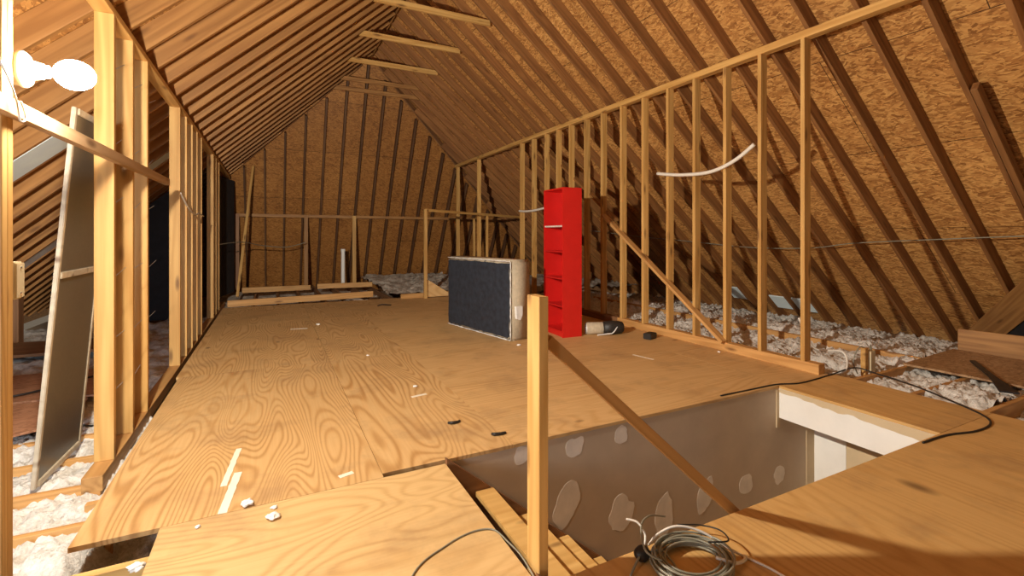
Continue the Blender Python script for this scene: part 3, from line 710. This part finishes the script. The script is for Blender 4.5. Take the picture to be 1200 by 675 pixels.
def scrap(x, y, r_, label, sq=.42):
    bm = bmesh.new(); bmesh.ops.create_icosphere(bm, subdivisions=3, radius=r_)
    for v in bm.verts:
        k = .85+.55*noise.noise(v.co/r_*1.6+Vector((x*9,y*9,0)))+.25*noise.noise(v.co/r_*4+Vector((y*9,0,x)))
        v.co *= k; v.co.z *= sq
    mz = min(v.co.z for v in bm.verts)
    for v in bm.verts: v.co.z -= mz
    o = link('insulation_scrap', bm, 'scrap', None, True); o.location = (x,y,0); return tag(o, label, 'scrap', 'insulation scraps on the plywood')
for a in ((-.095,2.42,.028,'white fluffy scrap just right of the tape strips, largest'), (.005,2.262,.026,'white fluffy scrap nearest the camera on the plywood'), (.01,2.345,.014,'small white scrap between two larger ones'),
          (-.27,2.33,.011,'tiny white scrap on the seam left of the tape'), (1.02,3.72,.018,'white scrap alone in the middle of the floor'), (2.42,4.62,.022,'white scrap below the box spring corner'),
          (4.12,3.42,.016,'white crumb at the foot of the right bottom plate'), (.56,6.9,.03,'white scrap far along the left of the floor'), (-.37,2.19,.030,'white scrap on the joist at the plywood gap'), (.86,4.9,.018,'white crumb on the floor left of the box spring')):
    o = scrap(*a)
    if a[0] == -.37: o.location = (-.45,2.215,-.044)
for pts, lb in (([(1.01,2.90,.004),(1.03,2.875,.012),(1.07,2.885,.006),(1.085,2.90,.004)], 'short black wire offcut on the plywood, the farther one'),
            ([(1.19,2.62,.004),(1.195,2.595,.012),(1.23,2.59,.010),(1.27,2.60,.004)], 'short black wire offcut by the stairwell edge'),
            ([(1.62,8.3,.005),(1.68,8.25,.03),(1.78,8.25,.02),(1.85,8.3,.005)], 'dark curled offcut far back on the plywood')):
    o = tubeo('wire_offcut', pts, .009, 'rubber'); tag(o, lb, 'wire')

# ---------------- cables
o = tubeo('white_wire', [(.30,1.40,.004),(.451,1.664,.004),(.60,1.755,.004),(.72,1.79,.004),(.805,1.765,.005),(.825,1.66,.006),(.832,1.56,.006),(.815,1.40,.005)], .0032, 'wireg'); tag(o, 'thin grey wire arching over the front plywood to the pale post', 'wire')
cl = empty('cable_coil', (1.365,1.245,0)); tag(cl, 'coil of grey cable at the near edge of the stairwell', 'cable')
bm = bmesh.new(); rr = random.Random(3); pts = []
N_ = 12
for k in range(N_*28+1):
    a = 2*math.pi*k/28; turn = k/28
    r_ = .112+.02*math.sin(turn*2.4)+.012*noise.noise((turn*1.7,0,0)); zc = .008+.042*(turn/N_)+.008*noise.noise((turn*3,5,0))
    pts.append((r_*1.15*math.cos(a)+.006*math.sin(turn*3), r_*math.sin(a)+.006*math.cos(turn*2), zc))
tube(bm, pts, .0042, 7); link('coiled_cable', bm, 'wireg', cl, True)
bm = bmesh.new(); tube(bm, spline([(-.13,.02,.05),(-.17,.06,.075),(-.10,.16,.09),(-.02,.20,.085),(.10,.24,.03)], 8), .004, 7); link('cable_end', bm, 'wireg', cl, True)
bm = bmesh.new(); tube(bm, spline([(.10,.02,.05),(.16,-.02,.06),(.20,.05,.05),(.17,.12,.04),(.08,.15,.05)], 8), .003, 7); link('cable_end', bm, 'rubber', cl, True)
o = tubeo('white_wire', [(1.27,1.37,.035),(1.33,1.385,.05),(1.40,1.36,.075),(1.48,1.31,.06),(1.56,1.22,.010),(1.60,1.10,.006),(1.61,.95,.006)], .0045, 'wirew'); tag(o, 'white wire running over the coil toward the bottom edge', 'wire')
o = tubeo('white_wire', [(1.42,1.19,.05),(1.48,1.16,.03),(1.545,1.17,.015),(1.57,1.19,.01)], .006, 'wirew'); tag(o, 'short stripped white wire end right of the coil', 'wire')
hd = empty('cable_plug', (1.225,1.355,0)); tag(hd, 'black taped connector with wire ends left of the coil', 'connector')
bm = bmesh.new(); bmesh.ops.create_uvsphere(bm, u_segments=16, v_segments=10, radius=.026)
for v in bm.verts: v.co = Vector((v.co.x*1.3, v.co.y, v.co.z))+Vector((0,0,.026)); v.co += Vector((.006*noise.noise(v.co*50),0,.005*noise.noise(v.co*60)))
link('taped_joint', bm, 'rubber', hd, True)
for q in ([(.02,.01,.04),(.04,.03,.07),(.03,.06,.10),(.0,.09,.105)], [(.02,-.01,.03),(.06,-.03,.04),(.07,-.08,.02),(.06,-.13,.006)], [(-.02,-.01,.03),(-.06,-.03,.02),(-.10,-.05,.005)]):
    bm = bmesh.new(); tube(bm, spline(q, 8), .0042, 7); link('wire_end', bm, 'wirew' if q[0][1] != -.01 else 'wireg', hd, True)
o = tubeo('black_cable', [(3.0,2.475,.005),(3.3,2.47,.005),(3.62,2.46,.006),(3.80,2.40,.006),(4.02,2.40,.006),(4.30,2.42,.006),(4.62,2.40,.03),(4.66,2.25,.012),(4.55,1.95,.015),(4.38,1.65,.012),(4.235,1.42,.006),(4.08,1.33,.006),(3.85,1.32,.006),(3.62,1.372,.006),(3.36,1.385,.006)], .006, 'rubber'); tag(o, 'black cable curling over the plywood right of the stairwell', 'cable')
o = tubeo('white_cable', [(4.30,2.70,.45),(4.50,2.68,.16),(4.66,2.52,.14),(4.52,2.42,.02),(4.40,2.50,-.02)], .009, 'wirew'); tag(o, 'white cable looping behind the foot of the near right stud', 'cable')
o = tubeo('white_cable', [(4.19,4.37,1.958),(4.19,4.0,1.90),(4.19,3.6,1.885),(4.19,3.3,1.96),(4.19,3.07,2.09)], .020, 'wirew'); tag(o, 'thick white cable swagged across the near right studs', 'cable')
o = tubeo('white_cable', [(4.19,7.98,1.675),(4.185,7.75,1.655),(4.185,7.4,1.655),(4.19,7.06,1.68)], .020, 'wirew'); tag(o, 'short white cable end left of the red bookcase top', 'cable')
o = tubeo('thin_wire', [p(6.30,8.7,-.012),p(6.45,7.2,-.03),p(6.55,6.2,-.012),p(6.66,4.95,-.012),p(6.63,4.0,-.03),p(6.56,3.42,-.012),p(6.50,2.6,-.012),p(6.45,1.8,-.012),p(6.42,1.0,-.012)], .006, 'wireg'); tag(o, 'thin wire strung along the right roof rafters', 'wire')
o = tubeo('thin_wire', [(-.84,9.5,1.05),(-.5,10.6,1.08),(-.2,11.5,1.0),(.3,11.9,.95),(.72,12.1,1.05)], .008, 'wireg'); tag(o, 'thin wire sagging before the sloping end at far left', 'wire')
